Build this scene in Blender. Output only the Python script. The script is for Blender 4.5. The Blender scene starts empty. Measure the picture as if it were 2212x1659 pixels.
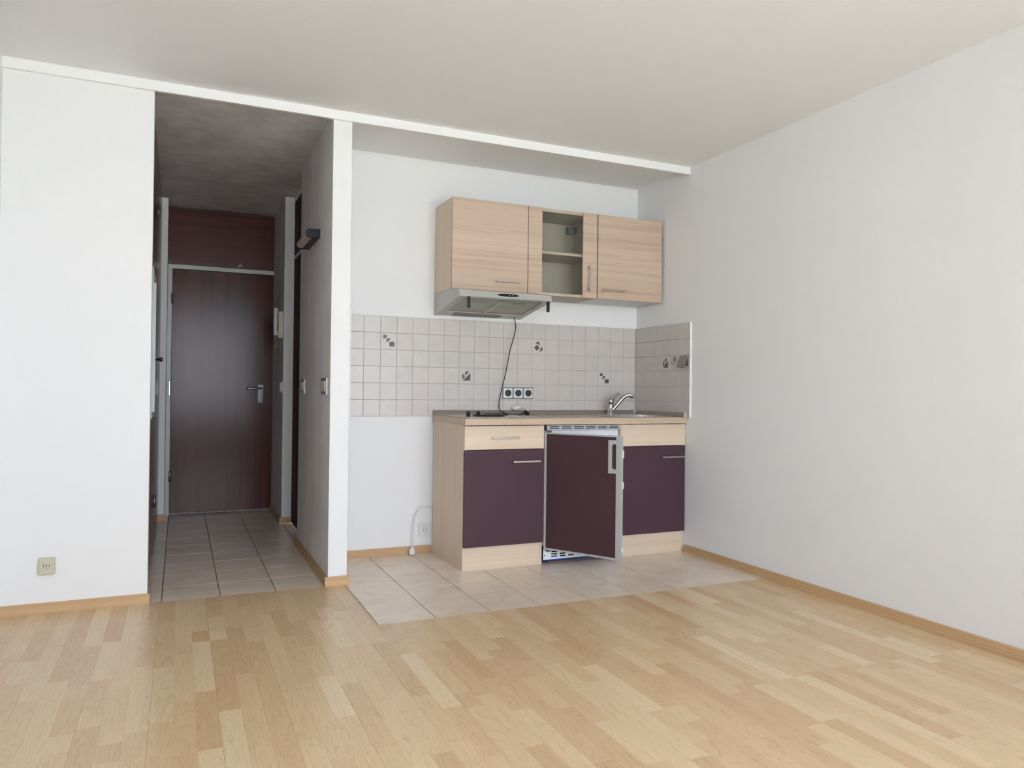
import bpy, bmesh, math, random
from mathutils import Vector, Matrix

SC = bpy.context.scene
COL = SC.collection
R = math.radians

# ------------------------------------------------------------------ camera
W, H, F = 2212.0, 1659.0, 1607.92
CAM = Vector((-2.8916, -4.3752, 0.9963))
YAW, PITCH, ROLL = -0.4200, 0.0088, 0.0109
fw = Vector((-math.sin(YAW) * math.cos(PITCH), math.cos(YAW) * math.cos(PITCH), math.sin(PITCH)))
rt = Vector((math.cos(YAW), math.sin(YAW), 0))
up = rt.cross(fw)
rt, up = math.cos(ROLL) * rt + math.sin(ROLL) * up, -math.sin(ROLL) * rt + math.cos(ROLL) * up
cd = bpy.data.cameras.new('camera')
cd.sensor_fit = 'HORIZONTAL'; cd.sensor_width = 36.0; cd.lens = F / W * 36.0
cd.clip_start = 0.05; cd.clip_end = 300
cam = bpy.data.objects.new('camera', cd); COL.objects.link(cam)
cam.matrix_world = Matrix(((rt.x, up.x, -fw.x, CAM.x), (rt.y, up.y, -fw.y, CAM.y), (rt.z, up.z, -fw.z, CAM.z), (0, 0, 0, 1)))
SC.camera = cam

# ------------------------------------------------------------------ sky and exposure
world = bpy.data.worlds.new('overcast_sky'); SC.world = world; world.use_nodes = True
bg = world.node_tree.nodes['Background']
bg.inputs[0].default_value = (0.89, 0.96, 1.10, 1)
bg.inputs[1].default_value = 8.2
SC.view_settings.view_transform = 'Standard'
SC.view_settings.look = 'None'
SC.view_settings.exposure = 0.46
SC.view_settings.gamma = 1.0
SC.view_settings.use_curve_mapping = False

# room and window measures (metres; x right, y into the flat, z up; x=0 tile face of right wall, y=0 tile face of back wall)
XL, YW = -3.605, -5.60            # side wall left, window wall
HC = 2.407                        # ceiling
XR = 0.0115                       # plaster right wall
YB = 0.008                        # plaster back wall
YP = -0.562                       # partition face
XH0, XH1, XP = -3.015, -2.1955, -2.101   # hall opening left edge, hall right wall, alcove left wall
YE = 1.985                        # entrance door wall
WINS = [(-3.50, -1.72, 0.50, 2.32), (-1.40, -0.30, 0.06, 2.32)]   # window and glazed balcony door
for wx0, wx1, wz0, wz1 in WINS:
    pl = bpy.data.lights.new('window_daylight_portal', 'AREA')
    pl.shape = 'RECTANGLE'; pl.size = wx1 - wx0; pl.size_y = wz1 - wz0
    pl.cycles.is_portal = True
    po = bpy.data.objects.new('window_daylight_portal', pl); COL.objects.link(po)
    po.location = ((wx0 + wx1) / 2, YW - 0.02, (wz0 + wz1) / 2); po.rotation_euler = (R(90), 0, 0)
sl = bpy.data.lights.new('added_sun', 'SUN'); sl.energy = 55.0; sl.angle = R(3); sl.color = (0.97, 0.98, 1.06)
so = bpy.data.objects.new('added_sun', sl); COL.objects.link(so)
so.rotation_euler = (R(90 - 50), 0, R(8))            # sun is unseen, added to bounce light onto the ceiling, its patch stays near the window

# ------------------------------------------------------------------ materials
def newmat(name):
    m = bpy.data.materials.new(name); m.use_nodes = True
    nt = m.node_tree; b = nt.nodes['Principled BSDF']
    return m, nt, b
def node(nt, typ, **kw):
    n = nt.nodes.new(typ)
    for k, v in kw.items(): setattr(n, k, v)
    return n
def plain(name, c, rough=0.5, metal=0.0, spec=0.5, bump=0.0, bscale=200.0, coat=0.0):
    m, nt, b = newmat(name)
    b.inputs['Base Color'].default_value = (*c, 1); b.inputs['Roughness'].default_value = rough
    b.inputs['Metallic'].default_value = metal; b.inputs['Specular IOR Level'].default_value = spec
    b.inputs['Coat Weight'].default_value = coat
    # faint unevenness in gloss so that nothing is perfectly flat
    g = node(nt, 'ShaderNodeNewGeometry'); n = node(nt, 'ShaderNodeTexNoise')
    n.inputs['Scale'].default_value = bscale; n.inputs['Detail'].default_value = 3
    nt.links.new(g.outputs['Position'], n.inputs['Vector'])
    if bump:
        bp = node(nt, 'ShaderNodeBump'); bp.inputs['Strength'].default_value = bump; bp.inputs['Distance'].default_value = 0.002
        nt.links.new(n.outputs['Fac'], bp.inputs['Height']); nt.links.new(bp.outputs['Normal'], b.inputs['Normal'])
    else:
        mr = node(nt, 'ShaderNodeMapRange'); mr.inputs['To Min'].default_value = max(0, rough - 0.04); mr.inputs['To Max'].default_value = rough + 0.04
        nt.links.new(n.outputs['Fac'], mr.inputs['Value']); nt.links.new(mr.outputs['Result'], b.inputs['Roughness'])
    return m
def noise(nt, pos, scale, detail=4, loc=(0, 0, 0), dist=0.0):
    mp = node(nt, 'ShaderNodeMapping'); mp.inputs['Scale'].default_value = scale; mp.inputs['Location'].default_value = loc
    nt.links.new(pos, mp.inputs['Vector'])
    n = node(nt, 'ShaderNodeTexNoise'); n.inputs['Scale'].default_value = 1; n.inputs['Detail'].default_value = detail
    n.inputs['Distortion'].default_value = dist
    nt.links.new(mp.outputs['Vector'], n.inputs['Vector'])
    return n.outputs['Fac']
def ramp(nt, fac, stops):
    r = node(nt, 'ShaderNodeValToRGB'); e = r.color_ramp.elements
    while len(e) < len(stops): e.new(0.5)
    for i, (p, c) in enumerate(stops): e[i].position = p; e[i].color = (*c, 1)
    nt.links.new(fac, r.inputs['Fac']); return r.outputs['Color']
def mixc(nt, a, b, fac, mode='MIX'):
    m = node(nt, 'ShaderNodeMix', data_type='RGBA', blend_type=mode)
    for s, v in ((m.inputs[6], a), (m.inputs[7], b), (m.inputs[0], fac)):
        if isinstance(v, (int, float)): s.default_value = v
        elif isinstance(v, tuple): s.default_value = (*v, 1)
        else: nt.links.new(v, s)
    return m.outputs[2]
def sc3(axis, along, across):
    return tuple(along if a == axis else across for a in 'XYZ')
def wood(name, base, dark, axis, rough=0.45, band=7.0, contrast=1.0, loc=(0, 0, 0), spec=0.4, bump=0.06):
    m, nt, b = newmat(name)
    pos = node(nt, 'ShaderNodeNewGeometry').outputs['Position']
    broad = noise(nt, pos, sc3(axis, 0.35, band), 3, loc, 0.2)
    streak = noise(nt, pos, sc3(axis, 0.9, 34), 5, loc, 0.5)
    fine = noise(nt, pos, sc3(axis, 5, 260), 3, loc)
    mid = tuple(0.55 * x + 0.45 * y for x, y in zip(base, dark))
    c = ramp(nt, broad, [(0.40, mid), (0.50, base), (0.68, tuple(min(1, x * 1.06) for x in base))])
    c2 = ramp(nt, streak, [(0.36, dark), (0.5, base), (0.72, tuple(min(1, x * 1.05) for x in base))])
    c = mixc(nt, c, c2, 0.42 * contrast)
    g = ramp(nt, fine, [(0.3, (0.92, 0.885, 0.86)), (0.6, (1, 1, 1))])
    c = mixc(nt, c, g, 0.6, 'MULTIPLY')
    nt.links.new(c, b.inputs['Base Color'])
    b.inputs['Roughness'].default_value = rough; b.inputs['Specular IOR Level'].default_value = spec
    bp = node(nt, 'ShaderNodeBump'); bp.inputs['Strength'].default_value = bump; bp.inputs['Distance'].default_value = 0.001
    nt.links.new(fine, bp.inputs['Height']); nt.links.new(bp.outputs['Normal'], b.inputs['Normal'])
    return m
def plaster(name, c, bscale=330, bump=0.25, grub=0.0):
    m, nt, b = newmat(name)
    pos = node(nt, 'ShaderNodeNewGeometry').outputs['Position']
    f = noise(nt, pos, (bscale,) * 3, 3)
    col = (*c,)
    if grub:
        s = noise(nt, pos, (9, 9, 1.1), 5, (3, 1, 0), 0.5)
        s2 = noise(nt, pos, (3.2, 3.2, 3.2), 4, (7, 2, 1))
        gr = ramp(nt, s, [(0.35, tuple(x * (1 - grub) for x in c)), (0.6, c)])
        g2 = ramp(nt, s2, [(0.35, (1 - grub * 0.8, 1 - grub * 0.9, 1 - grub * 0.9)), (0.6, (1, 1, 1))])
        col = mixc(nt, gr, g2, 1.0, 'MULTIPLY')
        nt.links.new(col, b.inputs['Base Color'])
    else:
        b.inputs['Base Color'].default_value = (*c, 1)
    b.inputs['Roughness'].default_value = 0.9; b.inputs['Specular IOR Level'].default_value = 0.15
    bp = node(nt, 'ShaderNodeBump'); bp.inputs['Strength'].default_value = bump; bp.inputs['Distance'].default_value = 0.003
    nt.links.new(f, bp.inputs['Height']); nt.links.new(bp.outputs['Normal'], b.inputs['Normal'])
    return m
def stone(name, a, b_, scale, rough, kind='OBJECT', spec=0.5, var=0.018):
    """glazed tile; tone comes from the piece's own 'tone' value"""
    m, nt, b = newmat(name)
    pos = node(nt, 'ShaderNodeNewGeometry').outputs['Position']
    f = noise(nt, pos, (scale,) * 3, 5, (1, 2, 3), 0.6)
    c = ramp(nt, f, [(0.32, b_), (0.62, a)])
    at = node(nt, 'ShaderNodeAttribute', attribute_type=kind, attribute_name='tone')
    hsv = node(nt, 'ShaderNodeHueSaturation')
    mr = node(nt, 'ShaderNodeMapRange'); mr.inputs['To Min'].default_value = 1 - var; mr.inputs['To Max'].default_value = 1 + var
    nt.links.new(at.outputs['Fac'], mr.inputs['Value']); nt.links.new(mr.outputs['Result'], hsv.inputs['Value'])
    nt.links.new(c, hsv.inputs['Color']); nt.links.new(hsv.outputs['Color'], b.inputs['Base Color'])
    b.inputs['Roughness'].default_value = rough; b.inputs['Specular IOR Level'].default_value = spec
    return m
def laminate(name, kind):
    m, nt, b = newmat(name)
    pos = node(nt, 'ShaderNodeNewGeometry').outputs['Position']
    at = node(nt, 'ShaderNodeAttribute', attribute_type=kind, attribute_name='tone')
    base = ramp(nt, at.outputs['Fac'], [(0.0, (0.645, 0.44, 0.255)), (0.5, (0.72, 0.525, 0.32)), (1.0, (0.785, 0.62, 0.40))])
    # every piece is cut from another board: shift the grain by the tone
    cx = node(nt, 'ShaderNodeCombineXYZ'); ml = node(nt, 'ShaderNodeMath', operation='MULTIPLY'); ml.inputs[1].default_value = 37.0
    nt.links.new(at.outputs['Fac'], ml.inputs[0])
    for i in range(3): nt.links.new(ml.outputs[0], cx.inputs[i])
    ad = node(nt, 'ShaderNodeVectorMath', operation='ADD'); nt.links.new(pos, ad.inputs[0]); nt.links.new(cx.outputs[0], ad.inputs[1])
    p = ad.outputs[0]
    flame = noise(nt, p, (13, 1.7, 1), 3, (0, 0, 0), 1.6)
    fine = noise(nt, p, (170, 5, 1), 3)
    wv = node(nt, 'ShaderNodeMath', operation='SINE'); m2 = node(nt, 'ShaderNodeMath', operation='MULTIPLY'); m2.inputs[1].default_value = 70
    nt.links.new(flame, m2.inputs[0]); nt.links.new(m2.outputs[0], wv.inputs[0])
    g1 = ramp(nt, wv.outputs[0], [(0.0, (1, 1, 1)), (0.8, (0.985, 0.975, 0.965)), (0.95, (0.92, 0.885, 0.85)), (1.0, (0.90, 0.86, 0.81))])
    g2 = ramp(nt, fine, [(0.3, (0.95, 0.94, 0.925)), (0.62, (1.02, 1.02, 1.02))])
    c = mixc(nt, mixc(nt, base, g1, 0.9, 'MULTIPLY'), g2, 0.8, 'MULTIPLY')
    nt.links.new(c, b.inputs['Base Color'])
    b.inputs['Roughness'].default_value = 0.27; b.inputs['Specular IOR Level'].default_value = 0.5
    return m
def clear_glass(name, tint=(1, 1, 1), refl=0.10, rough=0.0):
    m = bpy.data.materials.new(name); m.use_nodes = True; nt = m.node_tree; nt.nodes.clear()
    o = node(nt, 'ShaderNodeOutputMaterial'); mx = node(nt, 'ShaderNodeMixShader')
    t = node(nt, 'ShaderNodeBsdfTransparent'); t.inputs[0].default_value = (*tint, 1)
    g = node(nt, 'ShaderNodeBsdfGlossy'); g.inputs['Roughness'].default_value = rough
    lw = node(nt, 'ShaderNodeFresnel'); lw.inputs[0].default_value = 1.45
    nt.links.new(lw.outputs[0], mx.inputs[0]); nt.links.new(t.outputs[0], mx.inputs[1]); nt.links.new(g.outputs[0], mx.inputs[2])
    nt.links.new(mx.outputs[0], o.inputs[0]); return m

M = {}
M['wall'] = plaster('white_wall_paint', (0.88, 0.877, 0.872), 340, 0.30)
M['ceil'] = plaster('white_ceiling_paint', (0.91, 0.90, 0.893), 260, 0.35)
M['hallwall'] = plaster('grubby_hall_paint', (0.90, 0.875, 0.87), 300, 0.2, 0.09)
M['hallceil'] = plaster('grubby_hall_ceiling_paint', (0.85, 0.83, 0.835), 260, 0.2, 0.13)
M['white_trim'] = plain('white_lacquered_board', (0.90, 0.895, 0.88), 0.5)
M['grout'] = plain('grey_tile_grout', (0.42, 0.385, 0.35), 0.9)
M['fgrout'] = plain('dark_floor_joint', (0.16, 0.125, 0.10), 0.9)
M['wtile'] = stone('beige_wall_tile_glaze', (0.63, 0.585, 0.55), (0.60, 0.555, 0.52), 14, 0.28)
M['wtile_s'] = stone('beige_wall_tile_glaze_field', (0.63, 0.585, 0.55), (0.60, 0.555, 0.52), 14, 0.28, 'GEOMETRY')
M['ftile'] = stone('beige_stone_floor_tile', (0.84, 0.715, 0.59), (0.77, 0.64, 0.515), 9, 0.24, 'OBJECT', 0.5, 0.035)
M['decor'] = plain('dark_grey_tile_decor', (0.085, 0.085, 0.09), 0.35)
M['lam'] = laminate('maple_strip_laminate', 'OBJECT')
M['lam_s'] = laminate('maple_strip_laminate_field', 'GEOMETRY')
M['base'] = wood('beech_skirting', (0.60, 0.395, 0.215), (0.53, 0.335, 0.17), 'X', 0.4, 30, 0.4)
M['basey'] = wood('beech_skirting_along', (0.60, 0.395, 0.215), (0.53, 0.335, 0.17), 'Y', 0.4, 30, 0.4)
ASH, ASHD = (0.635, 0.49, 0.375), (0.47, 0.33, 0.24)
M['ashx'] = wood('pale_ash_front_grain_across', ASH, ASHD, 'X', 0.45, 8, 1.15, (0, 0, 0.4))
M['ashx2'] = wood('pale_ash_front_grain_across_light', (0.76, 0.62, 0.47), (0.66, 0.515, 0.375), 'X', 0.45, 9, 0.7, (0, 0, 3.3))
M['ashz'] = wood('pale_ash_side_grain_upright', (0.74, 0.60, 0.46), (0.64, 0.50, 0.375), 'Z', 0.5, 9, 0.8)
M['worktop'] = wood('pale_ash_worktop', (0.60, 0.47, 0.335), (0.48, 0.35, 0.24), 'X', 0.4, 20, 0.7)
M['upstand'] = plain('taupe_wall_profile', (0.26, 0.225, 0.19), 0.45)
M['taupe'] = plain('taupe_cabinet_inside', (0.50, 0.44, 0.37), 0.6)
M['cabwhite'] = plain('white_cabinet_board', (0.74, 0.73, 0.70), 0.5)
M['plum'] = plain('aubergine_matt_front', (0.080, 0.040, 0.054), 0.5, 0, 0.25)
M['plumdk'] = plain('aubergine_fridge_panel', (0.068, 0.032, 0.040), 0.5, 0, 0.25)
M['steel'] = plain('brushed_steel', (0.60, 0.59, 0.56), 0.28, 1.0)
M['chrome'] = plain('polished_chrome', (0.56, 0.56, 0.58), 0.10, 1.0)
M['nickel'] = plain('satin_nickel', (0.52, 0.48, 0.42), 0.35, 1.0)
M['hood'] = plain('silver_grey_hood_paint', (0.50, 0.49, 0.455), 0.4, 0.25)
M['hooddk'] = plain('hood_filter_mesh', (0.40, 0.385, 0.355), 0.5, 0.25)
M['hoodslot'] = plain('hood_inner_strip', (0.22, 0.195, 0.165), 0.5)
M['alu'] = plain('grey_door_profile', (0.46, 0.465, 0.46), 0.4, 0.15)
M['fwhite'] = plain('white_fridge_enamel', (0.80, 0.82, 0.86), 0.35)
M['blue'] = plain('blue_protective_film', (0.01, 0.04, 0.35), 0.4)
M['black'] = plain('black_plastic', (0.012, 0.012, 0.013), 0.4, 0, 0.3)
M['dark'] = plain('slot_shade_black', (0.01, 0.011, 0.013), 0.8)  # black that paints the shade inside slots and holes
M['socketfr'] = plain('grey_green_socket_frame', (0.20, 0.24, 0.235), 0.35)
M['socketwh'] = plain('white_socket_plastic', (0.78, 0.78, 0.77), 0.35)
M['socketbk'] = plain('dark_socket_insert', (0.03, 0.032, 0.034), 0.5)
M['beigepl'] = plain('yellowed_socket_plastic', (0.62, 0.57, 0.43), 0.4)
M['whitepl'] = plain('white_cable_plastic', (0.78, 0.775, 0.75), 0.4)
M['creampl'] = plain('cream_intercom_plastic', (0.66, 0.61, 0.52), 0.4)
M['brownpl'] = plain('brown_switch_plastic', (0.24, 0.19, 0.165), 0.35)
M['mahog'] = wood('mahogany_door_veneer', (0.105, 0.032, 0.022), (0.045, 0.014, 0.011), 'Z', 0.20, 14, 1.0, (0, 0, 0), 0.25, 0.015)
M['mahogx'] = wood('mahogany_panel_veneer', (0.105, 0.030, 0.022), (0.055, 0.016, 0.012), 'X', 0.30, 14, 1.0, (0, 0, 0), 0.3, 0.015)
M['mahogmatt'] = wood('dull_dark_door_veneer', (0.070, 0.024, 0.018), (0.035, 0.012, 0.010), 'Z', 0.6, 14, 1.0, (0, 0, 0), 0.08, 0.015)
M['doorfr'] = plain('pale_grey_door_frame', (0.60, 0.61, 0.58), 0.35)
M['hinge'] = plain('dull_hinge_metal', (0.20, 0.20, 0.19), 0.35, 0.8)
M['mirror'] = plain('mirror_silver', (0.75, 0.77, 0.78), 0.02, 1.0)
M['diffuser'] = plain('aged_lamp_diffuser', (0.60, 0.50, 0.42), 0.4)
M['smoke'] = plain('smoked_hook_plastic', (0.26, 0.225, 0.205), 0.3)
M['rust'] = plain('browned_hob_ring', (0.22, 0.12, 0.05), 0.45, 0.6)
M['brass'] = plain('worn_cord_plastic', (0.42, 0.34, 0.20), 0.5)
M['cleft'] = clear_glass('clear_cabinet_glass', (0.96, 0.97, 0.95))
M['visor'] = clear_glass('clear_visor_glass', (0.93, 0.95, 0.92))
M['pane'] = clear_glass('window_pane_glass', (0.98, 0.99, 0.985))
M['wframe'] = plain('white_window_frame', (0.80, 0.80, 0.79), 0.4)
M['ground'] = plain('grey_green_ground', (0.34, 0.34, 0.30), 0.9)
M['red'] = plain('red_dot', (0.4, 0.01, 0.01), 0.4)
M['chip'] = plain('chipped_veneer', (0.35, 0.30, 0.27), 0.7)

# ------------------------------------------------------------------ mesh helpers
def origin(o):
    v = Vector((0, 0, 0))
    while o is not None: v += o.location; o = o.parent
    return v
def box(bm, x0, x1, y0, y1, z0, z1, bev=0.0):
    x0, x1 = min(x0, x1), max(x0, x1); y0, y1 = min(y0, y1), max(y0, y1); z0, z1 = min(z0, z1), max(z0, z1)
    t = bm if not bev else bmesh.new()
    v = [t.verts.new(p) for p in ((x0, y0, z0), (x1, y0, z0), (x1, y1, z0), (x0, y1, z0), (x0, y0, z1), (x1, y0, z1), (x1, y1, z1), (x0, y1, z1))]
    for f in ((3, 2, 1, 0), (4, 5, 6, 7), (0, 1, 5, 4), (1, 2, 6, 5), (2, 3, 7, 6), (3, 0, 4, 7)): t.faces.new([v[i] for i in f])
    if bev:
        bmesh.ops.bevel(t, geom=list(t.edges), offset=bev, segments=2, affect='EDGES', profile=0.5)
        me = bpy.data.meshes.new('tmp'); t.to_mesh(me); t.free(); bm.from_mesh(me); bpy.data.meshes.remove(me)
    return bm
def B(*a, **k): return box(bmesh.new(), *a, **k)
def boxes(*l):
    bm = bmesh.new()
    for a in l: box(bm, *a)
    return bm
def prism(bm, pts, axis, a, b):
    """pts: polygon in the two other axes (order x,y,z without axis), extruded from a to b along axis"""
    def P(p, t):
        return {'x': (t, p[0], p[1]), 'y': (p[0], t, p[1]), 'z': (p[0], p[1], t)}[axis]
    va = [bm.verts.new(P(p, a)) for p in pts]; vb = [bm.verts.new(P(p, b)) for p in pts]
    n = len(pts)
    bm.faces.new(va); bm.faces.new(vb[::-1])
    for i in range(n): bm.faces.new((va[i], vb[i], vb[(i + 1) % n], va[(i + 1) % n]))
    bmesh.ops.recalc_face_normals(bm, faces=list(bm.faces))
    return bm
def tube(bm, pts, r, seg=10, caps=True):
    pts = [Vector(p) for p in pts]; n = len(pts)
    rr = r if isinstance(r, (list, tuple)) else [r] * n
    rings = []; prev = None
    for i, p in enumerate(pts):
        d = (pts[min(i + 1, n - 1)] - pts[max(i - 1, 0)]).normalized()
        if prev is None:
            a = d.cross(Vector((0, 0, 1)))
            if a.length < 1e-3: a = d.cross(Vector((0, 1, 0)))
        else: a = prev - d * prev.dot(d)
        a.normalize(); b = d.cross(a); prev = a
        rings.append([bm.verts.new(p + (a * math.cos(t) + b * math.sin(t)) * rr[i]) for t in [2 * math.pi * k / seg for k in range(seg)]])
    for i in range(n - 1):
        for k in range(seg):
            f = bm.faces.new((rings[i][k], rings[i][(k + 1) % seg], rings[i + 1][(k + 1) % seg], rings[i + 1][k])); f.smooth = True
    if caps: bm.faces.new(rings[0][::-1]); bm.faces.new(rings[-1])
    bmesh.ops.recalc_face_normals(bm, faces=list(bm.faces))
    return bm
def lathe(bm, prof, seg=28, at=(0, 0, 0), axis='z'):
    """prof: (radius, height) list, closed at both ends"""
    def P(r, h, t):
        c, s = r * math.cos(t), r * math.sin(t)
        q = {'z': (c, s, h), 'y': (c, h, s), 'x': (h, c, s)}[axis]
        return (q[0] + at[0], q[1] + at[1], q[2] + at[2])
    rings = [[bm.verts.new(P(r, h, 2 * math.pi * k / seg)) for k in range(seg)] for r, h in prof]
    for i in range(len(rings) - 1):
        for k in range(seg):
            f = bm.faces.new((rings[i][k], rings[i][(k + 1) % seg], rings[i + 1][(k + 1) % seg], rings[i + 1][k])); f.smooth = True
    bm.faces.new(rings[0][::-1]); bm.faces.new(rings[-1])
    bmesh.ops.recalc_face_normals(bm, faces=list(bm.faces))
    return bm
def smoothpath(pts, sub=8):
    P = [Vector(p) for p in pts]; out = []
    for i in range(len(P) - 1):
        p0, p1, p2, p3 = P[max(i - 1, 0)], P[i], P[i + 1], P[min(i + 2, len(P) - 1)]
        for k in range(sub):
            t = k / sub
            out.append(0.5 * ((2 * p1) + (p2 - p0) * t + (2 * p0 - 5 * p1 + 4 * p2 - p3) * t * t + (3 * p1 - p0 - 3 * p2 + p3) * t ** 3))
    out.append(P[-1]); return out
def obj(name, bm, m, parent=None, at=None, label=None):
    """bm holds world coordinates; the object sits at its parent's place (or at `at`)"""
    o0 = Vector(at) if at is not None else (origin(parent) if parent else Vector((0, 0, 0)))
    bmesh.ops.translate(bm, verts=list(bm.verts), vec=-o0)
    me = bpy.data.meshes.new(name); bm.to_mesh(me); bm.free()
    mats = m if isinstance(m, (list, tuple)) else [m]
    for q in mats: me.materials.append(M[q] if isinstance(q, str) else q)
    o = bpy.data.objects.new(name, me); COL.objects.link(o)
    o.location = o0 - (origin(parent) if parent else Vector((0, 0, 0)))
    if parent: o.parent = parent
    if label: o['label'] = label
    return o
def tag(o, label, cat, group=None):
    o['label'] = label; o['category'] = cat
    if group: o['group'] = group
    return o
def thing(name, loc, label, cat, group=None):
    o = bpy.data.objects.new(name, None); COL.objects.link(o); o.location = loc; o.empty_display_size = 0.1
    return tag(o, label, cat, group)
def struct(name, bm, m, label=None, at=None):
    o = obj(name, bm, m, None, at, label); o['kind'] = 'structure'; return o
def piece(name, me, loc, parent, tone=None, scale=None):
    o = bpy.data.objects.new(name, me); COL.objects.link(o)
    o.parent = parent; o.location = Vector(loc) - origin(parent)
    if scale: o.scale = scale
    if tone is not None: o['tone'] = tone
    return o
def unit_mesh(name, m):
    bm = B(-0.5, 0.5, -0.5, 0.5, -0.5, 0.5); me = bpy.data.meshes.new(name); bm.to_mesh(me); bm.free()
    me.materials.append(M[m]); return me
rng = random.Random(11)

# ------------------------------------------------------------------ shell
TH = 0.15
ZS = -0.006                                            # screed level under boards and tiles
floor = struct('floor', boxes((XL, XR, YW, YP, -0.2, ZS), (XL, XR, YP, 2.2, -0.2, ZS)), 'fgrout', 'maple strip laminate with beige stone tiles in kitchen niche and hall')
ceiling = struct('ceiling', boxes((XL - TH, XR + TH, YW - 0.3, YP + 0.012, HC, HC + 0.2), (XP - 0.04, XR + TH, YP + 0.012, YB + TH, HC, HC + 0.2)), 'ceil', 'white textured plaster ceiling')
hall_ceiling = struct('ceiling_hall', boxes((XL - TH, XP - 0.04, YP + 0.012, YE + 0.2, HC, HC + 0.2), (XP - 0.04, -1.90, YB + TH, YE + 0.2, HC, HC + 0.2)), 'hallceil', 'smoke-stained grey ceiling of the hall')
wall_right = struct('wall_right', B(XR, XR + TH, YW - 0.3, YB + TH, -0.2, HC), 'wall', 'white plastered wall right of the kitchenette')
wall_back = struct('wall_back', B(XP - 0.094, XR, YB, YB + TH, -0.2, HC), 'wall', 'white wall behind the kitchenette with a band of beige tiles')
wall_left = struct('wall_left', B(XL - TH, XL, YW - 0.3, YE + 0.2, -0.2, HC), 'wall', 'white side wall at the left edge')
wall_part = struct('wall_partition', B(XL, XH0, YP, YP + 0.10, -0.2, HC), 'wall', 'bright white wall left of the hall opening')
wp = bmesh.new(); box(wp, XH1, XP, YP, YB, -0.2, HC); box(wp, XH1, XH1 + 0.094, YB, 0.512, -0.2, HC)
wall_pillar = struct('wall_pillar', wp, ['wall', 'hallwall'], 'narrow white wall end between hall and kitchen niche')
for p in wall_pillar.data.polygons:                     # the hall side of the wall carries the grubby paint
    if p.normal.x < -0.9: p.material_index = 1
wall_hall_right = struct('wall_hall_right', boxes((-2.197, -1.95, 1.312, YE + 0.1, -0.2, HC), (-2.130, -1.95, 0.512, 1.312, 2.37, HC)), ['wall', 'hallwall'], 'short wall beside the entrance door carrying the intercom')
for p in wall_hall_right.data.polygons:
    if p.normal.x < -0.9: p.material_index = 1
wall_hall_end = struct('wall_hall_end', boxes((XL, -1.95, YE + 0.05, YE + 0.2, -0.2, HC),), 'hallwall', 'end wall of the hall behind the entrance door')
wall_hall_left = struct('wall_hall_left', B(XL, -2.986, 1.745, YE + 0.05, -0.2, HC), 'wall', 'narrow white wall strip left of the entrance door')
# window wall behind the camera
wb = boxes((XL, WINS[0][0], YW - 0.3, YW, -0.2, HC), (WINS[0][1], WINS[1][0], YW - 0.3, YW, -0.2, HC), (WINS[1][1], XR, YW - 0.3, YW, -0.2, HC))
for wx0, wx1, wz0, wz1 in WINS:
    box(wb, wx0, wx1, YW - 0.3, YW, -0.2, wz0); box(wb, wx0, wx1, YW - 0.3, YW, wz1, HC)
wall_window = struct('wall_window', wb, 'wall', 'white wall with window and balcony door')
for i, (wx0, wx1, wz0, wz1) in enumerate(WINS):
    win = boxes((wx0, wx1, YW - 0.2, YW - 0.13, wz0, wz0 + 0.05), (wx0, wx1, YW - 0.2, YW - 0.13, wz1 - 0.05, wz1))
    xs = [wx0, (wx0 + wx1) / 2 - 0.025, wx1 - 0.05] if i == 0 else [wx0, wx1 - 0.05]
    for x in xs: box(win, x, x + 0.05, YW - 0.2, YW - 0.13, wz0 + 0.05, wz1 - 0.05)
    w = struct('window_%d' % (i + 1), win, 'wframe', ('two-pane white window', 'glazed white balcony door')[i])
    for k in range(len(xs) - 1):
        obj('pane', B(xs[k] + 0.05, xs[k + 1], YW - 0.168, YW - 0.162, wz0 + 0.05, wz1 - 0.05), 'pane', w)
struct('ground', B(-60, 60, -90, YW - 0.5, -3.4, -3.2), 'ground', 'ground outside the window')

# ceiling board across the room
struct('trim_1', B(XL, XR, YP - 0.018, YP + 0.001, 2.361, HC), 'white_trim', 'slim white board running along the ceiling edge')

# baseboards: profiled (flat face, rounded nose, foot)
BH = 0.046
def skirt(name, axis, a, b, c, sgn, m, label):
    """c: wall plane; sgn: side the board stands on; runs from a to b along axis"""
    prof = [(0, 0), (0.015, 0), (0.015, 0.012), (0.0125, 0.017), (0.0125, 0.027), (0.010, 0.030), (0.010, 0.040), (0.006, BH), (0, BH)]
    pts = [(c + sgn * d, z) for d, z in prof]
    return struct(name, prism(bmesh.new(), pts, axis, a, b), m, label)
skirt('baseboard_right', 'y', YW, -0.560, XR - 0.001, -1, 'basey', 'beech skirting along the right wall')
skirt('baseboard_back', 'x', XP + 0.016, -1.470, YB - 0.001, -1, 'base', 'beech skirting left of the kitchenette')
skirt('baseboard_partition', 'x', XL, XH0 + 0.010, YP + 0.001, -1, 'base', 'beech skirting under the bright white wall')
skirt('baseboard_pillar', 'x', XH1 - 0.0155, XP + 0.0155, YP + 0.0005, -1, 'base', 'beech skirting around the narrow wall end')
skirt('baseboard_niche', 'y', YP, YB - 0.016, XP - 0.0005, 1, 'basey', 'beech skirting inside the kitchen niche')
skirt('baseboard_hall', 'y', YP, 0.510, XH1 + 0.0005, -1, 'basey', 'beech skirting along the hall wall')
skirt('baseboard_hall_right', 'y', 1.312, YE - 0.01, -2.1965, -1, 'basey', 'beech skirting below the intercom')
skirt('baseboard_jamb', 'x', -2.212, -2.131, 1.3125, -1, 'base', 'short beech skirting at the bathroom door')
skirt('baseboard_hall_left', 'x', -3.029, -2.975, 1.7455, -1, 'base', 'short beech skirting left of the entrance door')

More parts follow.
